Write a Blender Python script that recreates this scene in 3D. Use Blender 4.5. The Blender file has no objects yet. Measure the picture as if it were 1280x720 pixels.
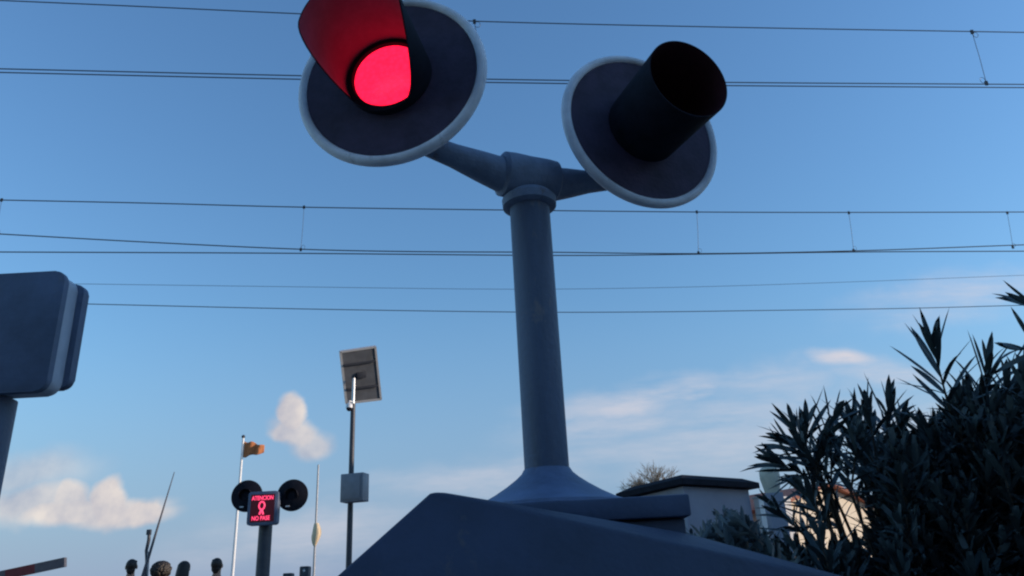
import bpy, bmesh, math, random
from mathutils import Vector, Matrix, noise
R = math.radians
PI = math.pi
random.seed(7)
scene = bpy.context.scene
COL = scene.collection

# ------------------------------------------------------------------ camera
F = 960.0; PITCH = R(21.8); ROLL = R(3.1); CAM = Vector((0, 0, 0.95))
fw = Vector((0, math.cos(PITCH), math.sin(PITCH)))
u0 = Vector((0, -math.sin(PITCH), math.cos(PITCH))); r0 = Vector((1, 0, 0))
rt = math.cos(ROLL) * r0 - math.sin(ROLL) * u0
up = math.cos(ROLL) * u0 + math.sin(ROLL) * r0
cd = bpy.data.cameras.new('camera'); cam = bpy.data.objects.new('camera', cd); COL.objects.link(cam)
M3 = Matrix((rt, up, -fw)).transposed()
cam.matrix_world = Matrix.Translation(CAM) @ M3.to_4x4()
cd.sensor_width = 36; cd.lens = 36 * F / 1280; cd.clip_start = 0.05; cd.clip_end = 3000
scene.camera = cam

def ray(x, y): return fw + (x - 640) / F * rt + (360 - y) / F * up
def PY(x, y, Y): d = ray(x, y); return CAM + d * (Y / d.y)          # point seen there on the plane y = Y
def PZ(x, y, Z): d = ray(x, y); return CAM + d * ((Z - CAM.z) / d.z)  # ... at height Z

# ------------------------------------------------------------------ materials
def mat(name, col, rough=0.6, metal=0.0, var=0.25, scale=8.0, bump=0.0, bscale=40.0, spec=0.5, emit=None, estr=0.0, trans=0.0, streak=False, wear=0.0, wscale=7.0, wcol=(0.16, 0.10, 0.07)):
    m = bpy.data.materials.new(name); m.use_nodes = True
    nt = m.node_tree; b = nt.nodes['Principled BSDF']; L = nt.links
    b.inputs['Roughness'].default_value = rough; b.inputs['Metallic'].default_value = metal
    b.inputs['Specular IOR Level'].default_value = spec
    tc = nt.nodes.new('ShaderNodeTexCoord')
    nz = nt.nodes.new('ShaderNodeTexNoise'); nz.inputs['Scale'].default_value = scale; nz.inputs['Detail'].default_value = 6
    nz.inputs['Roughness'].default_value = 0.65
    if streak:
        mp = nt.nodes.new('ShaderNodeMapping'); mp.inputs['Scale'].default_value = (1, 1, 0.12)
        L.new(tc.outputs['Object'], mp.inputs['Vector']); L.new(mp.outputs[0], nz.inputs['Vector'])
    else:
        L.new(tc.outputs['Object'], nz.inputs['Vector'])
    rp = nt.nodes.new('ShaderNodeValToRGB')
    rp.color_ramp.elements[0].position = 0.3; rp.color_ramp.elements[1].position = 0.7
    c = Vector(col)
    rp.color_ramp.elements[0].color = (*(c * (1 - var)), 1); rp.color_ramp.elements[1].color = (*[min(1, v) for v in c * (1 + var)], 1)
    L.new(nz.outputs['Fac'], rp.inputs['Fac']); L.new(rp.outputs['Color'], b.inputs['Base Color'])
    if bump:
        n2 = nt.nodes.new('ShaderNodeTexNoise'); n2.inputs['Scale'].default_value = bscale; n2.inputs['Detail'].default_value = 5
        L.new(tc.outputs['Object'], n2.inputs['Vector'])
        bp = nt.nodes.new('ShaderNodeBump'); bp.inputs['Strength'].default_value = bump; bp.inputs['Distance'].default_value = 0.01
        L.new(n2.outputs['Fac'], bp.inputs['Height']); L.new(bp.outputs[0], b.inputs['Normal'])
    if wear:
        n3 = nt.nodes.new('ShaderNodeTexNoise'); n3.inputs['Scale'].default_value = wscale; n3.inputs['Detail'].default_value = 9; n3.inputs['Roughness'].default_value = 0.7
        mp3 = nt.nodes.new('ShaderNodeMapping'); mp3.inputs['Scale'].default_value = (1, 1, 0.45); mp3.inputs['Location'].default_value = (3.1, 1.7, 0.3)
        L.new(tc.outputs['Object'], mp3.inputs['Vector']); L.new(mp3.outputs[0], n3.inputs['Vector'])
        r3 = nt.nodes.new('ShaderNodeValToRGB'); r3.color_ramp.elements[0].position = 0.60; r3.color_ramp.elements[1].position = 0.66
        r3.color_ramp.elements[0].color = (0, 0, 0, 1); r3.color_ramp.elements[1].color = (wear, wear, wear, 1)
        L.new(n3.outputs['Fac'], r3.inputs['Fac'])
        mx = nt.nodes.new('ShaderNodeMix'); mx.data_type = 'RGBA'
        L.new(r3.outputs['Color'], mx.inputs['Factor']); L.new(rp.outputs['Color'], mx.inputs['A']); mx.inputs['B'].default_value = (*wcol, 1)
        L.new(mx.outputs['Result'], b.inputs['Base Color'])
        rr_ = nt.nodes.new('ShaderNodeMapRange'); rr_.inputs['To Min'].default_value = rough - 0.15; rr_.inputs['To Max'].default_value = min(1, rough + 0.25)
        L.new(nz.outputs['Fac'], rr_.inputs['Value']); L.new(rr_.outputs[0], b.inputs['Roughness'])
    if emit:
        b.inputs['Emission Color'].default_value = (*emit, 1); b.inputs['Emission Strength'].default_value = estr
    if trans:
        b.inputs['Transmission Weight'].default_value = trans
    return m

def lens_mat():
    m = mat('glowing red lens', (0.25, 0.01, 0.01), 0.25, emit=(1.0, 0.008, 0.040), estr=1.8)
    nt = m.node_tree; b = nt.nodes['Principled BSDF']; L = nt.links
    tc = nt.nodes.new('ShaderNodeTexCoord'); v = nt.nodes.new('ShaderNodeTexVoronoi'); v.inputs['Scale'].default_value = 70
    L.new(tc.outputs['Object'], v.inputs['Vector'])
    mr = nt.nodes.new('ShaderNodeMapRange'); mr.inputs['To Min'].default_value = 2.1; mr.inputs['To Max'].default_value = 1.4
    L.new(v.outputs['Distance'], mr.inputs['Value']); L.new(mr.outputs[0], b.inputs['Emission Strength'])
    return m

M = dict(
    post=mat('grey blue post paint', (0.10, 0.130, 0.195), 0.5, 0.0, 0.30, 9, 0.25, 60, streak=True, wear=0.7, wscale=9, wcol=(0.22, 0.20, 0.20)),
    fitting=mat('cast fitting paint', (0.20, 0.245, 0.33), 0.55, 0, 0.22, 16, 0.3, 90, wear=0.6, wscale=12),
    skirt=mat('painted skirt', (0.12, 0.165, 0.27), 0.5, 0, 0.3, 8, 0.25, 60, wear=0.5, wscale=8),
    board=mat('matt black board', (0.058, 0.040, 0.074), 0.75, 0, 0.35, 10, 0.15, 80),
    rim=mat('pale grey rim', (0.80, 0.80, 0.84), 0.5, 0, 0.22, 9, 0.1, 60, wear=0.6, wscale=9, wcol=(0.25, 0.22, 0.20)),
    visor=mat('black visor paint', (0.013, 0.014, 0.022), 0.8, 0, 0.3, 20, spec=0.15),
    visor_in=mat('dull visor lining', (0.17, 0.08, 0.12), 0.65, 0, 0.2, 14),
    visor_glint=mat('red glint visor lining', (0.065, 0.014, 0.020), 0.6, 0, 0.3, 14),  # red glint inside the unlit hood, put into the lining colour
    lens=lens_mat(),
    lens_off=mat('dark red lens', (0.04, 0.004, 0.006), 0.35, 0, 0.2, 30),
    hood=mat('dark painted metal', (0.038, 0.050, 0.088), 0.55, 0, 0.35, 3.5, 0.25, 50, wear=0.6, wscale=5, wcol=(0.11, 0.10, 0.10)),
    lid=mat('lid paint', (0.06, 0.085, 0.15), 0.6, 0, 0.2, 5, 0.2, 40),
    box=mat('sign case paint', (0.11, 0.14, 0.21), 0.55, 0, 0.28, 6, 0.2, 70, wear=0.5, wscale=6, wcol=(0.2, 0.19, 0.19)),
    box_side_lit=mat('sky-lit sign case side', (0.50, 0.52, 0.58), 0.5, 0, 0.15, 8, 0.1, 70),  # same case, lighter because sky light on its side is painted in
    wire=mat('weathered copper wire', (0.035, 0.04, 0.05), 0.5, 0.3, 0.3, 4),
    galv=mat('galvanised steel', (0.36, 0.37, 0.39), 0.45, 0.3, 0.15, 20),
    darkpole=mat('dark lamp post paint', (0.045, 0.05, 0.065), 0.5, 0, 0.25, 12),
    white=mat('white pole paint', (0.80, 0.80, 0.80), 0.4, 0, 0.05, 6),
    flag=mat('orange cloth', (0.50, 0.17, 0.06), 0.8, 0, 0.2, 12),
    yflag=mat('yellow cloth', (0.80, 0.62, 0.40), 0.85, 0, 0.12, 12),
    panel=mat('solar panel back', (0.10, 0.11, 0.13), 0.6, 0, 0.25, 6),
    alu=mat('aluminium frame', (0.62, 0.63, 0.65), 0.35, 0.4, 0.08, 10),
    cell=mat('solar cells', (0.01, 0.015, 0.05), 0.15, 0, 0.2, 3),
    cabinet=mat('grey cabinet', (0.22, 0.23, 0.26), 0.5, 0, 0.12, 9),
    camwhite=mat('white plastic', (0.75, 0.75, 0.75), 0.35, 0, 0.05, 9),
    led=mat('red led', (0.1, 0.0, 0.01), 0.4, emit=(1.0, 0.06, 0.17), estr=1.1),
    screen=mat('led screen', (0.03, 0.004, 0.012), 0.3, 0, 0.3, 90, emit=(0.5, 0.0, 0.03), estr=0.03),
    red=mat('red paint', (0.16, 0.02, 0.028), 0.5, 0, 0.25, 14),
    boomwhite=mat('boom white paint', (0.62, 0.60, 0.60), 0.5, 0, 0.15, 14),
    boomdark=mat('shaded boom paint', (0.10, 0.10, 0.12), 0.5, 0, 0.2, 14),  # white boom stripes with their shade put into the colour
    asphalt=mat('asphalt', (0.05, 0.05, 0.052), 0.9, 0, 0.25, 2.0, 0.6, 120),
    paving=mat('concrete paving', (0.24, 0.23, 0.22), 0.85, 0, 0.2, 1.5, 0.4, 60),
    earth=mat('dry earth', (0.14, 0.115, 0.085), 0.95, 0, 0.35, 0.7, 0.6, 10),
    ballast=mat('ballast stones', (0.17, 0.155, 0.14), 0.95, 0, 0.5, 14, 1.0, 25),
    steel=mat('worn rail steel', (0.22, 0.19, 0.17), 0.4, 0.6, 0.25, 6),
    sleeper=mat('concrete sleeper', (0.30, 0.28, 0.26), 0.85, 0, 0.2, 6, 0.3, 40),
    shadewall=mat('shaded pale render', (0.26, 0.27, 0.33), 0.85, 0, 0.08, 1.2, 0.3, 20),  # white wall with its bluish shade put into the colour
    roofdark=mat('dark roof sheeting', (0.016, 0.018, 0.026), 0.9, 0, 0.3, 3, 0.3, 20, spec=0.1),
    cream=mat('cream render', (0.78, 0.68, 0.54), 0.85, 0, 0.05, 1.0, 0.3, 20),
    brick=mat('dark brick', (0.12, 0.06, 0.045), 0.9, 0, 0.3, 5, 0.5, 30),
    whitewall=mat('white render', (0.80, 0.79, 0.76), 0.85, 0, 0.05, 1.0, 0.3, 20),
    tile=mat('red clay tile', (0.30, 0.10, 0.06), 0.8, 0, 0.3, 8, 0.5, 20),
    glass=mat('window glass', (0.02, 0.025, 0.03), 0.08, 0, 0.1, 2),
    tank=mat('cream tank', (0.50, 0.47, 0.38), 0.7, 0, 0.15, 4),
    leaf=mat('oleander leaf', (0.062, 0.088, 0.092), 0.5, 0, 0.45, 5, spec=0.4),
    leafpale=mat('grey green leaf', (0.11, 0.14, 0.15), 0.7, 0, 0.4, 5),
    bark=mat('bark', (0.10, 0.075, 0.055), 0.9, 0, 0.3, 20),
    twig=mat('pale dry twig', (0.22, 0.18, 0.13), 0.9, 0, 0.2, 10),
    skin=mat('skin', (0.36, 0.20, 0.13), 0.55, 0, 0.08, 14),
    hair=mat('dark hair', (0.015, 0.011, 0.009), 0.6, 0, 0.3, 60),
    hairb=mat('brown hair', (0.022, 0.016, 0.012), 0.6, 0, 0.3, 60),
    eye=mat('eye', (0.02, 0.015, 0.012), 0.2),
    cloth_navy=mat('navy cloth', (0.02, 0.028, 0.06), 0.9, 0, 0.2, 16),
    cloth_black=mat('black cloth', (0.018, 0.018, 0.02), 0.9, 0, 0.2, 16),
    cloth_grey=mat('grey cloth', (0.08, 0.08, 0.09), 0.9, 0, 0.2, 16),
    denim=mat('denim', (0.04, 0.06, 0.11), 0.9, 0, 0.25, 20),
    shoe=mat('shoe', (0.03, 0.03, 0.03), 0.6),
)

# ------------------------------------------------------------------ object helpers
def tag(o, label=None, cat=None, group=None, kind=None):
    if label: o['label'] = label
    if cat: o['category'] = cat
    if group: o['group'] = group
    if kind: o['kind'] = kind
    return o

def empty(name, loc, rz=0):
    o = bpy.data.objects.new(name, None); COL.objects.link(o)
    o.location = loc; o.rotation_euler = (0, 0, rz); o.empty_display_size = 0.2
    return o

class MB:
    """collects shapes (world or local coordinates) and links them as one mesh object"""
    def __init__(s): s.bm = bmesh.new()
    def _mi(s, faces, mi):
        if mi:
            for f in faces: f.material_index = mi
    def box(s, c, d, rot=None, bevel=0.0, mi=0, seg=2):
        r = bmesh.ops.create_cube(s.bm, size=1.0)
        vs = r['verts']; m = Matrix.Translation(Vector(c)) @ ((rot or Matrix.Identity(3)).to_4x4()) @ Matrix.Diagonal((*d, 1))
        bmesh.ops.transform(s.bm, matrix=m, verts=vs)
        fs = list({f for v in vs for f in v.link_faces}); s._mi(fs, mi)
        if bevel:
            es = list({e for v in vs for e in v.link_edges})
            rr = bmesh.ops.bevel(s.bm, geom=es, offset=bevel, segments=seg, affect='EDGES', profile=0.5)
            s._mi(rr['faces'], mi)
        return s
    def tube(s, pts, rad, n=10, mi=0, cap=True):
        pts = [Vector(p) for p in pts]
        if not hasattr(rad, '__len__'): rad = [rad] * len(pts)
        rings = []
        t0 = (pts[1] - pts[0]).normalized()
        a = t0.orthogonal().normalized()
        for i, p in enumerate(pts):
            t = (pts[min(i + 1, len(pts) - 1)] - pts[max(i - 1, 0)]).normalized()
            a = (a - t * a.dot(t)).normalized(); b = t.cross(a)
            rings.append([s.bm.verts.new(p + (a * math.cos(k * 2 * PI / n) + b * math.sin(k * 2 * PI / n)) * rad[i]) for k in range(n)])
        fs = []
        for i in range(len(pts) - 1):
            for k in range(n):
                fs.append(s.bm.faces.new((rings[i][k], rings[i][(k + 1) % n], rings[i + 1][(k + 1) % n], rings[i + 1][k])))
        if cap and n > 2:
            fs.append(s.bm.faces.new(rings[0][::-1])); fs.append(s.bm.faces.new(rings[-1]))
        s._mi(fs, mi); return s
    def lathe(s, prof, mtx=None, n=48, mi=0, mis=None, cap=True):
        """prof: [(r, z)] about local z"""
        mtx = mtx or Matrix.Identity(4)
        rings = []
        for r, z in prof:
            if r < 1e-6: rings.append([s.bm.verts.new(mtx @ Vector((0, 0, z)))])
            else: rings.append([s.bm.verts.new(mtx @ Vector((r * math.cos(k * 2 * PI / n), r * math.sin(k * 2 * PI / n), z))) for k in range(n)])
        for i in range(len(rings) - 1):
            A, B = rings[i], rings[i + 1]; q = mis[i] if mis else mi
            for k in range(n):
                k2 = (k + 1) % n
                if len(A) == 1 and len(B) == 1: continue
                if len(A) == 1: f = s.bm.faces.new((A[0], B[k], B[k2]))
                elif len(B) == 1: f = s.bm.faces.new((A[k], A[k2], B[0]))
                else: f = s.bm.faces.new((A[k], A[k2], B[k2], B[k]))
                f.material_index = q
        return s
    def prism(s, poly, vec, mi=0, bevel=0.0):
        A = [s.bm.verts.new(Vector(p)) for p in poly]; v = Vector(vec)
        B = [s.bm.verts.new(Vector(p) + v) for p in poly]
        n = len(A); fs = [s.bm.faces.new(A[::-1]), s.bm.faces.new(B)]
        for i in range(n): fs.append(s.bm.faces.new((A[i], A[(i + 1) % n], B[(i + 1) % n], B[i])))
        s._mi(fs, mi)
        if bevel:
            es = list({e for f in fs for e in f.edges})
            bmesh.ops.bevel(s.bm, geom=es, offset=bevel, segments=2, affect='EDGES', profile=0.5)
        return s
    def hull(s, pts, bevel=0.0):
        vs = [s.bm.verts.new(Vector(p)) for p in pts]
        g = bmesh.ops.convex_hull(s.bm, input=vs)
        bmesh.ops.delete(s.bm, geom=[v for v in vs if not v.link_faces], context='VERTS')
        bmesh.ops.dissolve_limit(s.bm, angle_limit=R(2), verts=s.bm.verts[:], edges=s.bm.edges[:])
        if bevel: bmesh.ops.bevel(s.bm, geom=s.bm.edges[:], offset=bevel, segments=3, affect='EDGES', profile=0.5)
        return s
    def ell(s, c, r, rot=None, mi=0, n=12):
        g = bmesh.ops.create_uvsphere(s.bm, u_segments=n, v_segments=max(6, n // 2 + 2), radius=1.0)
        vs = g['verts']; m = Matrix.Translation(Vector(c)) @ ((rot or Matrix.Identity(3)).to_4x4()) @ Matrix.Diagonal((*r, 1))
        bmesh.ops.transform(s.bm, matrix=m, verts=vs)
        s._mi(list({f for v in vs for f in v.link_faces}), mi); return s
    def build(s, name, mats, parent=None, smooth=True, local=False, recalc=True):
        if recalc: bmesh.ops.recalc_face_normals(s.bm, faces=s.bm.faces[:])
        if parent is not None and not local:
            mw = Matrix.Translation(parent.location) @ parent.rotation_euler.to_matrix().to_4x4()
            if parent.parent: mw = Matrix.Translation(parent.parent.location) @ parent.parent.rotation_euler.to_matrix().to_4x4() @ mw
            s.bm.transform(mw.inverted())
        me = bpy.data.meshes.new(name); s.bm.to_mesh(me); s.bm.free()
        if not isinstance(mats, (list, tuple)): mats = [mats]
        for m in mats: me.materials.append(m)
        o = bpy.data.objects.new(name, me); COL.objects.link(o)
        if parent is not None: o.parent = parent
        if smooth:
            for p in me.polygons: p.use_smooth = True
            try: me.set_sharp_from_angle(angle=R(38))
            except Exception: pass
        return o

def frame(n):
    """matrix whose z points along n, y roughly up"""
    n = Vector(n).normalized(); x = Vector((0, 0, 1)).cross(n).normalized(); y = n.cross(x)
    return Matrix((x, y, n)).transposed()

def copy_tree(o, parent=None):
    c = o.copy(); COL.objects.link(c); c.parent = parent
    for ch in [k for k in bpy.data.objects if k.parent == o]: copy_tree(ch, c)
    return c

# ------------------------------------------------------------------ warning light head (board, rim, visor, lens, housing)
def light_head(root, c, az, lit, Rr=0.30, tf=0.44, te=0.42, VL=0.285):
    n = Vector((math.sin(az), -math.cos(az), 0)); T = Matrix.Translation(Vector(c)) @ frame(n).to_4x4()
    b = MB()
    b.lathe([(0, 0.004), (Rr * 0.90, 0.004), (Rr * 0.905, -0.006), (0, -0.006)], T, 72)
    bo = b.build('backboard', M['board'], root)
    k = MB(); w = Rr * 0.105; prof = []
    for i in range(17):
        a = i * 2 * PI / 16
        prof.append((Rr - w / 2 + math.cos(a) * w / 2, math.sin(a) * 0.019 - 0.006))
    k.lathe(prof, T, 96); k.build('rim', M['rim'], bo)
    h = MB()
    h.lathe([(0, -0.20), (0.06, -0.20), (0.10, -0.185), (0.135, -0.12), (0.15, -0.03), (0.15, -0.008), (0, -0.008)], T, 40)
    h.build('lamp_housing', M['fitting'], bo)
    # lens: shallow dome in a dark bezel
    rl = 0.110 * Rr / 0.30
    l = MB(); l.lathe([(rl, 0.014)] + [(rl * math.cos(a * PI / 16), 0.014 + 0.020 * math.sin(a * PI / 16)) for a in range(1, 9)] , T, 48)
    l.build('lens', M['lens'] if lit else M['lens_off'], bo)
    z = MB(); z.lathe([(rl + 0.002, 0.006), (rl + 0.022, 0.006), (rl + 0.020, 0.024), (rl + 0.004, 0.026), (rl + 0.002, 0.016)], T, 56); z.build('bezel', M['visor'], bo)
    # visor: long tube over the top, cut away below
    T0 = T; T = T0 @ Matrix.Rotation(R(-5 if lit else 0), 4, 'Y')
    v = MB(); rv0 = rl + 0.022; rv1 = rv0 * (1.17 if lit else 1.06); N = 72; Lmax = VL * Rr / 0.30; S = 10; th = 0.004
    outer = []; inner = []
    for i in range(N + 1):
        a = -PI + 2 * PI * i / N                     # 0 = straight up
        t = abs(a) / PI
        L = Lmax * (1.0 if t < tf else (0.12 + 0.88 * (0.5 + 0.5 * math.cos(PI * min(1, (t - tf) / te)))))
        co, ci = [], []
        for j in range(S + 1):
            q = j / S; r = rv0 + (rv1 - rv0) * q * L / Lmax
            zz = (-0.002 if lit else 0.006) + L * q
            co.append(v.bm.verts.new(T @ Vector((r * math.sin(a), r * math.cos(a), zz))))
            ci.append(v.bm.verts.new(T @ Vector(((r - th) * math.sin(a), (r - th) * math.cos(a), zz))))
        outer.append(co); inner.append(ci)
    for i in range(N):
        for j in range(S):
            v.bm.faces.new((outer[i][j], outer[i + 1][j], outer[i + 1][j + 1], outer[i][j + 1]))
            f = v.bm.faces.new((inner[i][j], inner[i][j + 1], inner[i + 1][j + 1], inner[i + 1][j])); f.material_index = 1
        v.bm.faces.new((outer[i][S], outer[i + 1][S], inner[i + 1][S], inner[i][S]))
    bmesh.ops.remove_doubles(v.bm, verts=v.bm.verts[:], dist=1e-5)
    v.build('visor', [M['visor'], M['visor_in'] if lit else M['visor_glint']], bo)
    return bo
VIS_L = 0.27

# ------------------------------------------------------------------ near crossing signal
PB = PY(684, 592, 2.3); TOP = PY(661, 225, 2.3)
base = Vector((PB.x, 2.3, 0))
sig = empty('crossing_signal', base)
tag(sig, 'tall grey crossing signal with two discs, one lamp glowing red, in the foreground', 'railway signal')
zc = PB.z
MB().tube([(base.x, 2.3, zc - 0.02), (base.x, 2.3, zc + 0.4), (base.x, 2.3, TOP.z - 0.10)], [0.066, 0.0665, 0.067], 48).build('post', M['post'], sig)
lt = PY(740, 623.5, 2.04).z           # top of the cabinet lid
zz = PB.z - lt
sk = MB(); prof = [(0.0, -zz + 0.001), (0.250, -zz + 0.001), (0.246, -zz + 0.010), (0.205, -zz * 0.78), (0.160, -zz * 0.56), (0.122, -zz * 0.34), (0.094, -zz * 0.15), (0.076, 0.0), (0.069, 0.012), (0.0, 0.012)]
sk.lathe(prof, Matrix.Translation((base.x, 2.3, zc)), 64).build('base_skirt', M['skirt'], sig)
LH = Vector((-0.335, 1.930, 2.430)); RH = Vector((0.477, 2.258, 2.415))
aL = -math.asin(0.168); aR = math.asin(0.372)
hz = TOP.z
hc = Vector((base.x, 2.3, hz))
adir = Vector((0.90, 0.43, 0)).normalized(); aperp = Vector((0, 0, 1))
fr = frame(adir)      # local z along the arms
h = MB()
h.lathe([(0, -0.105), (0.062, -0.105), (0.076, -0.094), (0.078, -0.06), (0.0765, 0.0), (0.078, 0.06), (0.076, 0.094), (0.062, 0.105), (0, 0.105)], Matrix.Translation(hc + Vector((0, 0, 0.006))) @ fr.to_4x4(), 40)
h.lathe([(0, -0.112), (0.074, -0.112), (0.090, -0.104), (0.092, -0.078), (0.076, -0.060), (0.07, -0.056), (0, -0.05)], Matrix.Translation(hc), 40)
hd = h.build('junction_head', M['fitting'], sig)
for q in (-1, 1):
    MB().lathe([(0, 0), (0.013, 0), (0.013, 0.010), (0, 0.010)], Matrix.Translation(hc + adir * 0.075 * q + Vector((0.02, -0.062, 0.02))) @ frame((0.43, -0.9, 0.2)).to_4x4(), 6).build('bolt', M['fitting'], hd)
for s, H, a in ((-1, LH, aL), (1, RH, aR)):
    n = Vector((math.sin(a), -math.cos(a), 0))
    end = H - n * 0.20 + Vector((0, 0, -0.09))
    st = hc + adir * 0.09 * s
    mid = st.lerp(end, 0.55)
    MB().tube([st, st.lerp(end, 0.25), mid, end, end + Vector((0, 0, 0.06))], [0.060, 0.052, 0.040, 0.034, 0.032], 24).build('arm', M['fitting'], sig)
light_head(sig, LH, aL, True)
light_head(sig, RH, aR, False, tf=1.01, te=0.14, VL=0.285)

# ------------------------------------------------------------------ equipment cabinet under the signal
cab = empty('equipment_cabinet', (0.25, 2.3, 0))
tag(cab, 'big dark blue cabinet with a sloping cover, under the signal post', 'cabinet')
lt = PY(740, 623.5, 2.04).z           # lid top
lr = PY(862, 621, 2.04).x; ll = PY(603, 627, 2.04).x
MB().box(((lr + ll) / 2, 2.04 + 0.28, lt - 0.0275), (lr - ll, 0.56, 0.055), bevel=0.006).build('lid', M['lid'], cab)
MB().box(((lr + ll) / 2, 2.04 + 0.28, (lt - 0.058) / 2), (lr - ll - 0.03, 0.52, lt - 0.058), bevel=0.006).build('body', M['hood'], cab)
A = PY(540, 613, 1.78); B = PY(625, 629, 1.96); C = PY(862, 667, 1.99); D = PY(1062, 722, 1.92); E = PY(420, 720, 1.66)
E2 = E + (E - A) * 0.35; D2 = D + (D - C) * 0.25
pts = []
for P, dy in ((A, 0.20), (B, 0.05), (C, 0.03), (D2, 0.25), (E2, 0.30)):
    pts += [P, P + Vector((0, dy, -0.012))]
for P in (E2, D2):
    pts += [Vector((P.x, P.y, 0.0)), Vector((P.x, P.y + 0.2, 0.0))]
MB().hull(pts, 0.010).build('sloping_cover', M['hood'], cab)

# ------------------------------------------------------------------ sign box at the left edge (seen from behind/below)
sb = empty('sign_box', (PY(-28, 640, 2.3).x, 2.42, 0), 0)
tag(sb, 'large rounded dark box on a thick post, leftmost thing in the photo', 'sign')
bx1 = PY(70, 412, 2.2).x; bw = 0.62; bxc = bx1 - bw / 2
zt = PY(60, 339, 2.2).z; zb = PY(60, 488, 2.2).z
def rbox(mb, x0, x1, z0, z1, y0, y1, r, mi=0):
    poly = []
    for cx, cz, a0 in ((x1 - r, z1 - r, 0), (x0 + r, z1 - r, 90), (x0 + r, z0 + r, 180), (x1 - r, z0 + r, 270)):
        for k in range(7):
            a = R(a0 + 15 * k); poly.append((cx + r * math.cos(a), y0, cz + r * math.sin(a)))
    mb.prism(poly, (0, y1 - y0, 0), mi, 0.004)
    return mb
rbox(MB(), bx1 - bw, bx1, zb, zt, 2.20, 2.225, 0.035).build('front_case', M['box'], sb)
rbox(MB(), bx1 - bw + 0.004, bx1 - 0.004, zb + 0.004, zt - 0.004, 2.227, 2.285, 0.036).build('side_band', M['box_side_lit'], sb)
rbox(MB(), bx1 - bw - 0.012, bx1 + 0.014, zb + 0.03, zt - 0.012, 2.287, 2.32, 0.03).build('rear_flange', M['box'], sb)
px_ = PY(14, 560, 2.3).x
MB().tube([(px_ - 0.074, 2.27, 0), (px_ - 0.074, 2.27, zb - 0.002)], 0.074, 32).build('post', M['post'], sb)
MB().lathe([(0, 0), (0.16, 0), (0.16, 0.02), (0.078, 0.03), (0, 0.03)], Matrix.Translation((px_ - 0.074, 2.27, 0)), 24).build('base_plate', M['galv'], sb)

# ------------------------------------------------------------------ overhead lines
def smooth_line(pts, ext=60, sag=0.0):
    """straight continuation beyond the two ends"""
    a = (pts[0] - pts[1]).normalized(); b = (pts[-1] - pts[-2]).normalized()
    a.z = 0; b.z = 0
    return [pts[0] + a * ext] + pts + [pts[-1] + b * ext]
def line_px(px, Z, n=24):
    P = [PZ(x, y, Z) for x, y in px]
    # fit one straight track-parallel line in plan, keep seen heights: sample px polyline smoothly
    out = []
    for i in range(len(px) - 1):
        for k in range(6):
            t = k / 6
            p0 = P[max(i - 1, 0)]; p1 = P[i]; p2 = P[i + 1]; p3 = P[min(i + 2, len(P) - 1)]
            out.append(p1.lerp(p2, t))
    out.append(P[-1]); return out
def plane_pt(x, y, a, b):
    """point on the vertical plane through plan points a and b, seen at pixel x, y"""
    d = ray(x, y); nx, ny = -(b[1] - a[1]), (b[0] - a[0])
    t = (nx * (a[0] - CAM.x) + ny * (a[1] - CAM.y)) / (nx * d.x + ny * d.y)
    return CAM + d * t
def vwire(px, a, b, sub=5):
    # Catmull-Rom through the seen points, all in the vertical plane of the line
    P = [plane_pt(x, y, a, b) for x, y in px]; out = []
    for i in range(len(P) - 1):
        p0 = P[i - 1] if i else P[0] * 2 - P[1]; p1, p2 = P[i], P[i + 1]; p3 = P[i + 2] if i + 2 < len(P) else P[-1] * 2 - P[-2]
        for k in range(sub):
            t = k / sub
            out.append(0.5 * ((2 * p1) + (p2 - p0) * t + (2 * p0 - 5 * p1 + 4 * p2 - p3) * t * t + (3 * p1 - p0 - 3 * p2 + p3) * t ** 3))
    out.append(P[-1])
    return smooth_line(out)
N_A, N_B = (-4.34, 5.34), (5.25, 6.42)       # near track, plan of the wires
F_A, F_B = (-6.5, 8.75), (7.85, 10.68)       # far track
def dropper(root, p, q, r=0.0028, loop=0.05, both=True):
    m = MB(); p = Vector(p); q = Vector(q)
    m.tube([p, p.lerp(q, 0.5) + Vector((0.004, 0, 0)), q], r, 6)
    m.box(p, (0.028, 0.014, 0.045)); m.box(q, (0.028, 0.014, 0.045))
    ux = Vector((1, 0.1, 0)).normalized(); uz = Vector((0, 0, 1))
    ends = [(q + uz * 0.035 + ux * 0.028 * (-1 if both else 1), 1)]
    if both: ends.append((p - uz * 0.035 + ux * 0.028, 1))
    for c, _ in ends:
        pts = [c + (ux * math.cos(a) * 0.8 + uz * math.sin(a)) * loop * 0.6 for a in [i * 2 * PI / 14 for i in range(15)]]
        m.tube(pts, r * 0.8, 5)
    m.build('dropper', M['wire'], root)
def catenary(label, a, b, mess, contacts, drops, both, rad):
    root = empty('catenary', (0, (a[1] + b[1]) / 2, 5.0)); tag(root, label, 'overhead line', 'overhead lines of the two tracks')
    MB().tube(vwire(mess, a, b), rad, 6).build('messenger_wire', M['wire'], root)
    for i, c in enumerate(contacts):
        MB().tube(vwire(c, a, b), rad, 6).build('contact_wire', M['wire'], root)
    for (x0, y0, x1, y1) in drops:
        dropper(root, plane_pt(x0, y0, a, b), plane_pt(x1, y1, a, b), both=both, loop=0.055 if both else 0.05)
catenary('highest overhead line, one wire above a close pair, passing behind both signal discs', N_A, N_B,
         [(0, 0.5), (185, 8.5), (370, 17), (610, 27), (910, 34), (1280, 40.5)],
         [[(0, 86), (370, 94.5), (610, 99), (910, 103), (1280, 105.5)], [(0, 90.5), (370, 99), (610, 103), (910, 107), (1280, 109.5)]],
         [(1215, 40, 1233, 104), (593, 27, 604, 99)], True, 0.0055)
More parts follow.
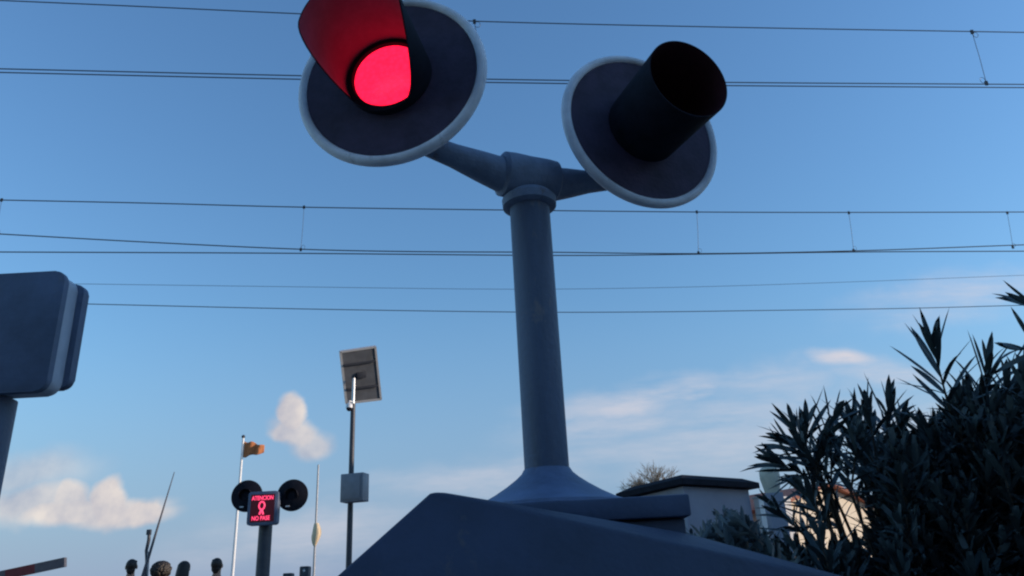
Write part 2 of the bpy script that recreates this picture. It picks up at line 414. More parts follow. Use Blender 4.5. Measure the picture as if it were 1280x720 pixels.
catenary('lower overhead line with upright droppers, crossing just below the two signal discs', F_A, F_B,
         [(0, 250), (190, 254), (380, 259), (630, 262.5), (870, 265), (1061, 265.5), (1280, 265)],
         [[(0, 292.5), (190, 303), (375, 311.5), (520, 314.5), (690, 315.3), (870, 317), (1070, 313.5), (1280, 306)], [(0, 315), (350, 316.5), (690, 319.3), (870, 317.8), (1070, 315), (1280, 314)]],
         [(2, 250, -6, 293), (380, 259, 376, 312), (871, 265, 873, 316), (1061, 266, 1067, 313), (1259, 266, 1266, 309)], False, 0.0075)
for px, y, lab, rd in (([(110, 380), (370, 386), (640, 390), (800, 390), (960, 388), (1130, 385.5), (1280, 381.5)], 14, 'plain dark cable, lowest of all the lines crossing the sky', 0.0075),
                    ([(110, 355), (370, 358.5), (640, 361.5), (850, 359), (1060, 352.5), (1280, 344)], 15, 'thin faint cable between the catenary and the lowest dark cable', 0.0042)):
    o = MB().tube(vwire(px, (-7.4, y - 1.4), (10.5, y + 1.4)), rd, 6).build('overhead_cable', M['wire']); tag(o, lab, 'cable', 'plain overhead cables')

# ------------------------------------------------------------------ far crossing signal with led sign
Yf = 14.5
fb = PY(330, 690, Yf)
fs = empty('crossing_signal', (fb.x, Yf, 0)); tag(fs, 'small distant crossing signal with two black discs and a red lit message sign', 'railway signal')
cL = PY(308.5, 620, Yf - 0.1); cR = PY(365.5, 619, Yf - 0.1)
zt2 = PY(330, 617, Yf).z; zb2 = PY(330, 658, Yf).z
MB().tube([(fb.x, Yf, 0), (fb.x, Yf, zb2 + 0.25)], [0.125, 0.118], 24).build('post', M['darkpole'], fs)
for c in (cL, cR):
    n = Vector((0, -1, 0)); T = Matrix.Translation(c) @ frame(n).to_4x4(); rr = 0.285
    bo = MB().lathe([(0, 0.015), (rr - .01, 0.015), (rr, 0.008), (rr, -0.02), (0, -0.02)], T, 48).build('backboard', M['visor'], fs)
    MB().lathe([(0.10, 0.017), (0.08, 0.03), (0.05, 0.038), (0, 0.042)], T, 24).build('lens', M['visor'], bo)
    v = MB(); 
    ring = []
    for i in range(25):
        a = R(-120 + 10 * i); L = 0.11 if abs(a) < R(80) else 0.11 * (1 - (abs(a) - R(80)) / R(50))
        ring.append((v.bm.verts.new(T @ Vector((0.115 * math.sin(a), 0.115 * math.cos(a), 0.017))), v.bm.verts.new(T @ Vector((0.122 * math.sin(a), 0.122 * math.cos(a), 0.017 + L)))))
    for i in range(24): v.bm.faces.new((ring[i][0], ring[i + 1][0], ring[i + 1][1], ring[i][1]))
    o = v.build('visor', M['visor'], bo); md = o.modifiers.new('thick', 'SOLIDIFY'); md.thickness = 0.006
    MB().tube([c + Vector((0, 0.06, -0.15)), Vector((fb.x, Yf - 0.02, zt2 - 0.12))], 0.035, 12).build('arm', M['darkpole'], fs)
    MB().box(c + Vector((-0.07, -0.03, -0.195)), (0.07, 0.02, 0.022)).build('visor_glint_block', M['camwhite'], bo)  # white block standing in for the glint on the visor lip
xl = PY(311.5, 640, Yf - .2).x; xr = PY(348.5, 640, Yf - .2).x
led = rbox(MB(), xl, xr, zb2, zt2, Yf - 0.30, Yf - 0.14, 0.05).build('sign_case', M['box'], fs)
xc = (xl + xr) / 2; W = xr - xl; H = zt2 - zb2
MB().box((xc, Yf - 0.304, (zt2 + zb2) / 2), (W * 0.80, 0.006, H * 0.82)).build('screen', M['screen'], led)
def text_mesh(txt, cx, y, cz, width, height, m, name, parent):
    cu = bpy.data.curves.new('t', 'FONT'); cu.body = txt; cu.align_x = 'CENTER'; cu.align_y = 'CENTER'; cu.extrude = 0.004; cu.offset = 0.012
    o = bpy.data.objects.new('t', cu); COL.objects.link(o)
    bpy.context.view_layer.update()
    me = bpy.data.meshes.new_from_object(o.evaluated_get(bpy.context.evaluated_depsgraph_get()))
    bpy.data.objects.remove(o)
    xs = [v.co.x for v in me.vertices]; ys = [v.co.y for v in me.vertices]
    sx = width / (max(xs) - min(xs)); sy = height / (max(ys) - min(ys)); mx = (max(xs) + min(xs)) / 2; my = (max(ys) + min(ys)) / 2
    pl = parent.matrix_world.translation if False else (parent.parent.location if parent.parent else parent.location)
    for v in me.vertices:
        x, yy, z = v.co; v.co = (cx + (x - mx) * sx - pl.x, y - z - pl.y, cz + (yy - my) * sy - pl.z)
    me.materials.clear(); me.materials.append(m)
    o = bpy.data.objects.new(name, me); COL.objects.link(o); o.parent = parent; return o
zm = (zt2 + zb2) / 2
text_mesh('ATENCION', xc - 0.005, Yf - 0.312, zt2 - H * 0.20, W * 0.72, H * 0.13, M['led'], 'lettering', led)
text_mesh('NO PASE', xc - 0.015, Yf - 0.312, zb2 + H * 0.20, W * 0.60, H * 0.13, M['led'], 'lettering', led)
g = MB(); hcn = Vector((xc - 0.01, Yf - 0.312, zm + H * 0.07))
g.tube([hcn + Vector((0.050 * math.cos(a), 0, 0.068 * math.sin(a))) for a in [i * 2 * PI / 20 for i in range(21)]], 0.014, 6)
g.tube([hcn + Vector((-0.006, 0, -0.075)), hcn + Vector((-0.035, 0, -0.155))], 0.018, 6)
g.tube([hcn + Vector((0.006, 0, -0.075)), hcn + Vector((0.035, 0, -0.155))], 0.018, 6)
g.build('pictogram', M['led'], led)

# ------------------------------------------------------------------ flagpoles
Yg = 25.0
p0 = PY(290, 720, Yg); p1 = PY(304.5, 547, Yg)
fx = (p0.x + p1.x) / 2
fp = empty('flagpole', (fx, Yg, 0)); tag(fp, 'slim white flagpole flying a small orange flag beside the distant signal', 'flagpole')
MB().tube([(fx, Yg, 0), (fx, Yg, p1.z)], [0.058, 0.036], 16).build('pole', M['white'], fp)
MB().ell((fx, Yg, p1.z + 0.03), (0.06, 0.06, 0.06)).build('finial', M['darkpole'], fp)
fg = MB(); NX, NZ = 18, 8; gw = PY(329, 560, Yg).x - PY(304, 560, Yg).x; ztp = p1.z - 0.12; gh = 0.52
gr = [[fg.bm.verts.new((fx + 0.04 + gw * i / NX, Yg + 0.07 * math.sin(i * 0.75 + j * 0.15) * (i / NX) ** 0.5, ztp - 0.18 * (i / NX) ** 1.3 * (1 - j / NZ) - gh * j / NZ + 0.10 * (i / NX) * (j / NZ) - 0.03 * math.sin(i * .6))) for j in range(NZ + 1)] for i in range(NX + 1)]
for i in range(NX):
    for j in range(NZ): fg.bm.faces.new((gr[i][j], gr[i + 1][j], gr[i + 1][j + 1], gr[i][j + 1]))
o = fg.build('flag', M['flag'], fp); md = o.modifiers.new('t', 'SOLIDIFY'); md.thickness = 0.004
Yq = 24.0
q1 = PY(398, 581, Yq); qb = PY(397.5, 668, Yq)
yp = empty('flagpole', (q1.x, Yq, 0)); tag(yp, 'thin grey flagpole with a limp yellow flag, beside the solar panel post', 'flagpole')
MB().tube([(q1.x, Yq, 0), (q1.x, Yq, q1.z)], [0.045, 0.026], 12).build('pole', M['galv'], yp)
c = MB(); ring = []
for j in range(14):
    t = j / 13; zz = qb.z + 0.33 - 0.66 * t; wv = 0.10 * math.sin(PI * (0.12 + 0.83 * t)) + 0.02
    ring.append([c.bm.verts.new((q1.x + 0.02 + 0.02 * math.sin(t * 5) + wv * math.cos(k * 2 * PI / 20) * (1 + 0.22 * math.sin(k * 2.2 + t * 3)), Yq - 0.02 + wv * 0.8 * math.sin(k * 2 * PI / 20) * (1 + 0.22 * math.cos(k * 1.9)), zz)) for k in range(20)])
for j in range(13):
    for k in range(20): c.bm.faces.new((ring[j][k], ring[j][(k + 1) % 20], ring[j + 1][(k + 1) % 20], ring[j + 1][k]))
c.build('flag', M['yflag'], yp)

# ------------------------------------------------------------------ solar post
Ys = 12.5
s0 = PY(436, 720, Ys); s1 = PY(441, 505, Ys); s2 = PY(441.5, 473, Ys)
sx = (s0.x + s1.x) / 2
sp = empty('solar_post', (sx, Ys, 0)); tag(sp, 'dark slim post carrying a tilted solar panel, grey cabinet and dome camera', 'solar post')
MB().tube([(sx, Ys, 0), (sx, Ys, s1.z)], [0.050, 0.040], 16).build('pole', M['darkpole'], sp)
MB().tube([(sx, Ys, s1.z), (sx, Ys, s2.z)], 0.026, 12).build('mast_tip', M['alu'], sp)
cz = (PY(443, 594, Ys).z + PY(443, 630, Ys).z) / 2
kb = MB().box((PY(443.5, 612, Ys - .16).x, Ys - 0.17, cz), (0.385, 0.22, 0.43), Matrix.Rotation(R(-14), 3, 'Z'), bevel=0.008).build('cabinet', M['cabinet'], sp)
MB().box((PY(443.5, 612, Ys - .16).x - 0.03, Ys - 0.288, cz), (0.30, 0.006, 0.36), Matrix.Rotation(R(-14), 3, 'Z'), bevel=0.002).build('door', M['cabinet'], kb)
# tilted panel: corners on an inclined plane through the mast
pc = Vector((sx, Ys + 0.05, s2.z + 0.05))
Pn = Vector((0.42, -0.62, -0.56)).normalized()       # back normal, towards us, downwards
def on_plane(x, y): d = ray(x, y); return CAM + d * ((pc - CAM).dot(Pn) / d.dot(Pn))
q = [on_plane(425.5, 440), on_plane(469, 433.5), on_plane(476, 499), on_plane(433, 504)]
MB().prism(q, -Pn * 0.012, 0).build('solar_panel', [M['panel']], sp)
cq = sum(q, Vector()) / 4
fr_ = MB()
for i in range(4):
    a, b = q[i], q[(i + 1) % 4]
    d = (b - a).normalized(); mid = (a + b) / 2 - Pn * 0.008
    fr_.box(mid, ((b - a).length + 0.012, 0.035, 0.045), Matrix((d, (-Pn).cross(d), -Pn)).transposed())
fr_.build('panel_frame', M['alu'], sp)
br = MB()
for t in (0.25, 0.72):
    a = q[0].lerp(q[3], t) + Pn * 0.02; b = q[1].lerp(q[2], t) + Pn * 0.02; d = (b - a).normalized()
    br.box((a + b) / 2, ((b - a).length * 0.9, 0.03, 0.03), Matrix((d, (Pn).cross(d), Pn)).transposed())
br.build('bracket', M['darkpole'], sp)
jb = cq + Pn * 0.03
MB().box(jb + Vector((0.0, 0, 0.02)), (0.16, 0.11, 0.03), Matrix(((q[1] - q[0]).normalized(), Pn.cross((q[1] - q[0]).normalized()), Pn)).transposed(), bevel=0.004).build('junction_box', M['darkpole'], sp)
cc = PY(436.5, 510, Ys - 0.1)
dc = MB(); dc.lathe([(0, 0.07), (0.045, 0.07), (0.055, 0.05), (0.055, 0.0), (0, 0)], Matrix.Translation(cc), 24)
d_o = dc.build('dome_camera', M['camwhite'], sp)
MB().ell(cc + Vector((0, 0, -0.005)), (0.048, 0.048, 0.05)).build('lens', M['visor'], d_o)
MB().tube([cc + Vector((0, 0, 0.07)), cc + Vector((0.0, 0, 0.12)), (sx, Ys, cc.z + 0.12)], 0.012, 8).build('camera_arm', M['camwhite'], sp)

# ------------------------------------------------------------------ small dark machines at the lower edge
for (x, y, Y, w, lab, dot) in ((382, 708, 15.0, 0.165, 'taller narrow dark machine with a pale dot, beside the thin flagpole', True), (361, 716.5, 15.6, 0.17, 'shorter dark machine between the distant signal post and its taller twin', False)):
    P = PY(x, y, Y)
    t = empty('ticket_validator', (P.x, Y, 0)); tag(t, lab, 'ticket machine', 'small dark machines at the far platform')
    rbox(MB(), P.x - w / 2, P.x + w / 2, P.z - 0.42, P.z, Y - 0.09, Y + 0.09, 0.02).build('casing', M['darkpole'], t)
    MB().tube([(P.x, Y, 0), (P.x, Y, P.z - 0.42)], 0.045, 12).build('post', M['darkpole'], t)
    MB().lathe([(0, 0.004), (0.020, 0.004), (0.022, 0), (0, 0)], Matrix.Translation((P.x, Y - 0.093, P.z - 0.075)) @ frame((0, -1, 0)).to_4x4(), 16).build('indicator', M['camwhite'] if dot else M['cabinet'], t)
    if not dot:
        MB().box((P.x, Y - 0.094, P.z - 0.2), (w * 0.6, 0.006, 0.1)).build('display', M['glass'], t)

# ------------------------------------------------------------------ barrier boom low at the left, lowering
Yb = 8.0
e1 = PY(82, 702.5, Yb); e0 = PY(0, 720, Yb)
dirb = (e0 - e1).normalized()
piv = e1 + dirb * 5.2
bar = empty('crossing_barrier', (piv.x, Yb, 0)); tag(bar, 'half raised crossing barrier whose dark striped boom reaches in at the lower left corner', 'barrier')
nseg = 9; L = 5.2; rotb = Matrix(((-dirb), Vector((0, 1, 0)), (-dirb).cross(Vector((0, 1, 0))))).transposed()
bm_ = MB()
for i in range(nseg * 2):
    a = e1 + dirb * (L * (i + 0.5) / (nseg * 2)); bm_.box(a, (L / (nseg * 2), 0.045, 0.088), rotb, mi=i % 2)
bm_.build('boom', [M['boomdark'], M['red']], bar)
MB().box((piv.x - 0.1, Yb + 0.25, 0.55), (0.42, 0.36, 1.1), bevel=0.02).build('drive_housing', M['cabinet'], bar)
MB().box(piv + dirb * 0.45, (0.7, 0.10, 0.22), rotb, bevel=0.02).build('counterweight', M['darkpole'], bar)
# second barrier, raised, beyond the heads
Yr = 13.6
b0 = PY(177, 725, Yr); b1 = PY(218, 590, Yr)
rb = empty('raised_barrier', (b0.x, Yr, 0)); tag(rb, 'raised thin barrier boom leaning to the right, rising beside the man at the far left', 'barrier')
dr = (b1 - b0); st = b0 - dr * (b0.z - 0.9) / dr.z
MB().tube([st, b0, b0.lerp(b1, 0.4), b0.lerp(b1, 0.7), b1], [0.035, 0.030, 0.020, 0.013, 0.007], 10).build('boom', M['boomdark'], rb)
MB().tube([st + Vector((0.09, 0, 0)), b0 + Vector((0.10, 0, 0)), PY(185, 690, Yr)], 0.012, 8).build('stay_rod', M['galv'], rb)
MB().box((st.x, Yr + 0.22, 0.5), (0.36, 0.34, 1.0), bevel=0.02).build('drive_housing', M['cabinet'], rb)
up0 = PY(183, 722, Yr + 0.25); up1 = PY(186.5, 663, Yr + 0.25)
us = empty('marker_post', (up0.x, Yr + 0.25, 0)); tag(us, 'short crooked dark stake standing against the raised barrier boom', 'post')
MB().tube([(up0.x, Yr + 0.25, 0), up0, PY(184, 700, Yr + .25), PY(183, 688, Yr + .25), PY(186, 675, Yr + .25), up1], [0.035, 0.032, 0.034, 0.028, 0.030, 0.026], 10).build('shaft', M['darkpole'], us)
MB().box(up1 + Vector((0, 0, -0.03)), (0.075, 0.05, 0.09), bevel=0.006).build('cap', M['darkpole'], us)

# ------------------------------------------------------------------ people
def skin_mesh(verts, edges, radii, root_i, sub=2):
    me = bpy.data.meshes.new('s'); me.from_pydata([tuple(v) for v in verts], edges, [])
    o = bpy.data.objects.new('s', me); COL.objects.link(o)
    md = o.modifiers.new('skin', 'SKIN'); md.use_smooth_shade = True
    md.branch_smoothing = 0.6
    for i, sv in enumerate(me.skin_vertices[0].data):
        r = radii[i]; sv.radius = (r, r) if not hasattr(r, '__len__') else r
        sv.use_root = (i == root_i)
    sd = o.modifiers.new('sub', 'SUBSURF'); sd.levels = sub; sd.render_levels = sub
    bpy.context.view_layer.update()
    out = bpy.data.meshes.new_from_object(o.evaluated_get(bpy.context.evaluated_depsgraph_get()))
    bpy.data.objects.remove(o); return out

def person(pos, face, h, label, hair, top, legs, female=False, hips_pose=0.0):
    s = h / 1.75
    root = empty('person', (pos[0], pos[1], 0), face); tag(root, label, 'person', 'people waiting beyond the tracks')
    V, Ed, Rd = [], [], []
    def add(p, r, par=None):
        V.append(Vector(p) * s); Rd.append((r[0] * s, r[1] * s) if hasattr(r, '__len__') else r * s); i = len(V) - 1
        if par is not None: Ed.append((par, i))
        return i
    sw = 0.185 if not female else 0.165
    pel = add((0, 0, 0.95), (0.145, 0.11)); w = add((0, 0.005, 1.10), (0.13 if not female else 0.115, 0.095), pel); ch = add((0, 0, 1.28), (0.155 if not female else 0.135, 0.11), w)
    ub = add((0, 0.005, 1.40), (0.12, 0.085), ch); nk = add((0, 0.005, 1.485), 0.062, ub); n2 = add((0, -0.005, 1.54), 0.058, nk)
    hd1 = add((0, -0.012, 1.60), (0.062, 0.075), n2); hd2 = add((0, 0.0, 1.665), (0.074, 0.09), hd1); hd3 = add((0, 0.005, 1.715), (0.055, 0.068), hd2)
    arms = []
    for sd in (-1, 1):
        sh = add((sd * sw, 0.005, 1.415), 0.055, ub); el = add((sd * (sw + 0.045), 0.03, 1.13), 0.040, sh); wr = add((sd * (sw + 0.04), -0.03, 0.89), 0.027, el)
        pm = add((sd * (sw + 0.035), -0.045, 0.83), (0.030, 0.020), wr)
        for k, (oy, ln) in enumerate(((-0.035, 0.070), (-0.012, 0.082), (0.010, 0.076), (0.030, 0.060))):
            f1 = add((sd * (sw + 0.036), -0.045 + oy, 0.785), 0.0095, pm); add((sd * (sw + 0.024), -0.050 + oy, 0.785 - ln * 0.7), 0.008, f1)
        t1 = add((sd * (sw + 0.02), -0.085, 0.825), 0.011, pm); add((sd * (sw + 0.012), -0.097, 0.79), 0.009, t1)
        hp = add((sd * 0.09, 0.0, 0.88), 0.085, pel); kn = add((sd * 0.10, -0.012, 0.50), 0.055, hp); an = add((sd * 0.105, 0.02, 0.09), 0.038, kn)
        ft = add((sd * 0.115, -0.07, 0.045), (0.042, 0.035), an); add((sd * 0.12, -0.15, 0.032), (0.038, 0.026), ft)
    me = skin_mesh(V, Ed, Rd, 0)
    b = MB(); b.bm.from_mesh(me)
    b.ell((0, -0.105 * s, 1.625 * s), (0.013 * s, 0.022 * s, 0.022 * s), n=8)
    for sd in (-1, 1):
        b.ell((sd * 0.080 * s, 0.0, 1.635 * s), (0.012 * s, 0.022 * s, 0.034 * s), n=8)
        b.ell((sd * 0.032 * s, -0.085 * s, 1.655 * s), (0.013 * s, 0.010 * s, 0.008 * s), mi=1, n=8)
    b.ell((0, -0.092 * s, 1.585 * s), (0.024 * s, 0.008 * s, 0.006 * s), mi=2, n=8)
    bo = b.build('body', [M['skin'], M['eye'], M['red']], root, local=True)
    # clothing
    def garment(name, ids, grow, m, extra=None):
        vs = []; es = []; rs = []
        mp = {}
        for i in ids: mp[i] = len(vs); vs.append(V[i].copy()); r = Rd[i]; rs.append((r[0] + grow * s, r[1] + grow * s) if hasattr(r, '__len__') else r + grow * s)
        for a, b_ in Ed:
            if a in mp and b_ in mp: es.append((mp[a], mp[b_]))
        me2 = skin_mesh(vs, es, rs, 0)
        bb = MB(); bb.bm.from_mesh(me2); return bb.build(name, m, root, local=True)
    per = 3 + 1 + 10 + 5
    a0 = [9, 9 + 19]
    tops = [0, 1, 2, 3] + [a + k for a in a0 for k in (0, 1, 2)]
    garment('jacket', tops, 0.016, top)
    garment('trousers', [0] + [a + 14 + k for a in a0 for k in (0, 1, 2)], 0.012, legs)
    for sd in (-1, 1):
        MB().ell((sd * 0.117 * s, -0.075 * s, 0.045 * s), (0.05 * s, 0.13 * s, 0.044 * s)).build('shoe', M['shoe'], root, local=True)
    # hair
    hb = MB()
    if hair == 'short':
        hb.ell((0, 0.026 * s, 1.662 * s), (0.083 * s, 0.096 * s, 0.096 * s), n=20); hb.ell((0, 0.050 * s, 1.60 * s), (0.066 * s, 0.05 * s, 0.075 * s), n=16)
        for k in range(26):
            a = random.uniform(0, 2 * PI); r = random.uniform(0, .07); hb.ell((r * math.cos(a) * s, (0.02 + r * math.sin(a)) * s, (1.735 - r * 0.3) * s), (0.02 * s, 0.02 * s, 0.02 * s), n=6)
    elif hair == 'long':
        hb.ell((0, 0.022 * s, 1.67 * s), (0.094 * s, 0.105 * s, 0.092 * s), n=20)
        hb.tube([(0, 0.04 * s, 1.70 * s), (0, 0.055 * s, 1.60 * s), (0, 0.075 * s, 1.48 * s), (0, 0.085 * s, 1.36 * s), (0, 0.08 * s, 1.27 * s)], [0.086 * s, 0.098 * s, 0.105 * s, 0.095 * s, 0.05 * s], 20)
    else:  # full curly mass
        for k in range(170):
            a = random.uniform(0, 2 * PI); t = random.uniform(-0.75, 1)
            rr = math.sqrt(max(0, 1 - t * t)); c = Vector((rr * math.cos(a) * 0.125, 0.045 + rr * math.sin(a) * 0.125, 1.655 + t * 0.105))
            if c.y < -0.055 and c.z < 1.70: continue
            hb.ell(c * s, (0.038 * s, 0.038 * s, 0.036 * s), n=6)
        hb.ell((0, 0.045 * s, 1.655 * s), (0.12 * s, 0.115 * s, 0.105 * s), n=16)
    hb.build('hair', M['hairb'] if hair == 'curly' else M['hair'], root, local=True)
    return root
def spot(px, py, z): p = PZ(px, py, z); return (p.x, p.y)
def spotY(px, py, Y): p = PY(px, py, Y); return (p.x, Y), p.z
PEOPLE = [
 (165.5, 699, 13.2, 'short', 'cloth_black', 'denim', False, 200, 'short haired man beside the raised barrier boom, leftmost of the people'),
 (205.5, 704, 11.6, 'curly', 'cloth_grey', 'cloth_black', True, 150, 'person with full bushy brown hair, between the barrier boom and the long haired woman'),
 (231.5, 701.5, 12.6, 'long', 'cloth_navy', 'denim', True, 180, 'woman with long dark smooth hair covering her neck, seen from behind'),
 (272.5, 697.5, 12.4, 'short', 'cloth_navy', 'cloth_black', False, 175, 'man with cropped hair and broad shoulders, standing next to the white flagpole')]
for px, py, Y, hr, tp, lg, fem, fc, lab in PEOPLE:
    p = PY(px, py, Y)
    person((p.x, Y), R(fc), p.z / 1.755 * 1.75, lab, hr, M[tp], M[lg], fem)

# ------------------------------------------------------------------ buildings
Yh = 22.0
def gp(x, y, Y): return PY(x, y, Y)
Q1 = gp(851, 591, Yh); zt_ = Q1.z
Q2 = PZ(948, 597.5, zt_); Q3 = PZ(769, 611.5, zt_)
d2 = (Q2 - Q1); d3 = (Q3 - Q1); Q4 = Q2 + d3
b1_ = empty('station_hut', (Q1.x, Q1.y, 0)); tag(b1_, 'low pale building in shade with a dark flat roof, behind the cabinet lid', 'building')
def quad_slab(mb, P, z0, z1): return mb.prism([Vector((p.x, p.y, z0)) for p in P], (0, 0, z1 - z0))
ctr = (Q1 + Q2 + Q3 + Q4) / 4
inner = [p + (ctr - p).normalized() * 0.35 for p in (Q1, Q2, Q4, Q3)]
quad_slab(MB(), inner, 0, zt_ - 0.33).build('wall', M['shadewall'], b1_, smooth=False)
up1_ = [Vector((p.x, p.y, 0)) for p in (Q1, Q2, Q4, Q3)]
MB().hull([p + Vector((0, 0, zt_ - 0.30)) for p in up1_] + [p + Vector((0, 0, zt_ - 0.14)) for p in up1_] + [p + (Vector((ctr.x, ctr.y, 0)) - p) * 0.22 + Vector((0, 0, zt_ + 0.02)) for p in up1_], 0.006).build('roof', M['roofdark'], b1_, smooth=False)

# cream gable house seen through the oleander; gable wall turned towards the evening sun
Yc = 27.0
pk = gp(1032, 608, Yc); hl = gp(945, 640, Yc).x; hr_ = gp(1150, 640, Yc).x
ch = empty('cream_house', (pk.x, Yc, 0), R(36)); tag(ch, 'sunlit cream house with a shallow gable, glimpsed through gaps in the oleander', 'building')
hw = 3.4; he = pk.z - 0.85
g_ = MB(); g_.prism([(-hw, 0, 0), (hw, 0, 0), (hw, 0, he), (0.0, 0, pk.z), (-hw, 0, he)], (0, 7.5, 0)); g_.build('wall', M['cream'], ch, smooth=False, local=True)
for sd in (-1, 1):
    a = Vector((sd * (hw + 0.3), -0.25, he - 0.075 + 0.006)); b = Vector((0, -0.25, pk.z + 0.006)); 
    rr = MB(); rr.prism([a, b, b + Vector((0, 0, 0.11)), a + Vector((0, 0, 0.11))], (0, 8.0, 0)); rr.build('roof', M['tile'], ch, smooth=False, local=True)
wi = MB().box((-1.2, -0.02, 1.5), (1.0, 0.06, 1.2)).build('window', M['boomwhite'], ch, smooth=False, local=True)
MB().box((-1.2, -0.055, 1.5), (0.85, 0.012, 1.05)).build('pane', M['glass'], wi, smooth=False, local=True)
# white wall lower, left of the house
wa = gp(938, 625, 24.5); wb = gp(995, 640, 24.5)
wt = empty('boundary_wall', ((wa.x + wb.x) / 2, 24.5, 0), R(28)); tag(wt, 'bright white garden wall behind the lower left of the oleander', 'wall')
Lw = (wb.x - wa.x); zwt = gp(960, 624, 24.5).z
MB().box((0, 0, zwt / 2), (Lw, 0.22, zwt), bevel=0.01).build('wall', M['whitewall'], wt, smooth=False, local=True)
MB().box((0, 0, zwt + 0.035), (Lw + 0.06, 0.30, 0.06), bevel=0.01).build('coping', M['whitewall'], wt, smooth=False, local=True)
# tank on a pier
tp_ = gp(960, 583, 21.5); tb_ = gp(960, 617, 21.5)
tk = empty('storage_tank', (tp_.x, 21.5, 0)); tag(tk, 'rounded pale tank standing on a slim pier at the left tip of the oleander', 'tank')
th_ = tp_.z - tb_.z; rr = 0.27
MB().lathe([(0, 0), (rr * 0.72, 0.0), (rr * 0.84, th_ * 0.25), (rr, th_ * 0.55), (rr * 0.97, th_ * 0.8), (rr * 0.8, th_ * 0.93), (rr * 0.4, th_), (0, th_)], Matrix.Translation((tp_.x, 21.5, tb_.z)), 28).build('vessel', M['tank'], tk)
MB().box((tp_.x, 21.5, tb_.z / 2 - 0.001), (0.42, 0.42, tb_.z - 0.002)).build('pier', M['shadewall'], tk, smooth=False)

# unseen house added beyond the right edge to shade the near things
sh = empty('shade_house', (12, 0.2, 0)); tag(sh, 'added unseen house out to the side, shading the near signal and shrubs', 'building')
MB().box((13, -0.2, 2.9), (7.0, 9.6, 5.8)).build('wall', M['whitewall'], sh, smooth=False)
MB().hull([(9.2, -5.3, 5.805), (9.2, 4.85, 5.805), (16.8, -5.3, 5.805), (16.8, 4.85, 5.805), (12.3, -2.5, 7.2), (12.3, 0.6, 7.2), (13.7, -2.5, 7.2), (13.7, 0.6, 7.2)]).build('roof', M['tile'], sh, smooth=False)
for yy in (-3.2, 0.6):
    wi = MB().box((9.48, yy, 1.7), (0.06, 1.1, 1.3)).build('window', M['boomwhite'], sh, smooth=False)
    MB().box((9.445, yy, 1.7), (0.012, 0.95, 1.15)).build('pane', M['glass'], wi, smooth=False)

st_ = empty('shade_building', (16, 14, 0)); tag(st_, 'added unseen two storey building out past the oleander, shading the people and distant signal', 'building')  # unseen building added to shade the people and far signal
MB().box((16.5, 13.6, 3.4), (6.0, 5.0, 6.8)).build('wall', M['whitewall'], st_, smooth=False)
MB().box((16.5, 13.6, 6.93), (6.5, 5.5, 0.24)).build('roof', M['roofdark'], st_, smooth=False)
MB().box((18.5, 19.9, 3.2), (5.0, 7.4, 6.4)).build('shade_wing_wall', M['whitewall'], st_, smooth=False)  # unseen wing added to keep the sun off the hut
MB().box((18.5, 20.0, 6.51), (5.4, 7.5, 0.2)).build('shade_wing_roof', M['roofdark'], st_, smooth=False)
for zz_ in (1.6, 4.6):
    for yy in (12.4, 14.6):
        wi = MB().box((13.48, yy, zz_), (0.06, 1.0, 1.3)).build('window', M['boomwhite'], st_, smooth=False)
        MB().box((13.445, yy, zz_), (0.012, 0.85, 1.15)).build('pane', M['glass'], wi, smooth=False)
BK = 8.5
bk = empty('sky_block_building', (-2, -14, 0)); tag(bk, 'added unseen long brick building behind the camera, blocking sky light', 'building')  # unseen building added to cut sky light on surfaces facing the camera
MB().box((-2, -8.5 - BK, 4.0), (30, 6, 8.0)).build('wall', M['brick'], bk, smooth=False)
MB().box((-2, -8.4 - BK, 8.12), (30.8, 7.0, 0.22)).build('roof', M['roofdark'], bk, smooth=False)
for xx in range(-15, 12, 3):
    for zz_ in (1.8, 5.4):
        wi = MB().box((xx, -5.48 - BK, zz_), (1.1, 0.06, 1.5)).build('window', M['boomwhite'], bk, smooth=False)
        MB().box((xx, -5.445 - BK, zz_), (0.95, 0.012, 1.35)).build('pane', M['glass'], wi, smooth=False)

# ------------------------------------------------------------------ vegetation
def leaf(bm, p, d, L, W, side, droop=0.15, fold=0.25, seg=5, mi=0):
    """lanceolate leaf from p along d"""
    d = d.normalized(); side = (side - d * side.dot(d)).normalized(); nrm = d.cross(side)
    prev = None
    for i in range(seg + 1):
        t = i / seg
        c = p + d * L * t - Vector((0, 0, 1)) * droop * L * t * t
        w = W * 0.5 * (math.sin(PI * min(1, t * 0.93 + 0.07)) ** 0.75) if i < seg else 0.0
        if i == seg:
            tip = bm.verts.new(c)
            bm.faces.new((prev[0], prev[1], tip)).material_index = mi; bm.faces.new((prev[1], prev[2], tip)).material_index = mi
        else:
            row = (bm.verts.new(c + side * w + nrm * fold * w), bm.verts.new(c), bm.verts.new(c - side * w + nrm * fold * w))
            if prev:
                bm.faces.new((prev[0], row[0], row[1], prev[1])).material_index = mi
                bm.faces.new((prev[1], row[1], row[2], prev[2])).material_index = mi
            prev = row
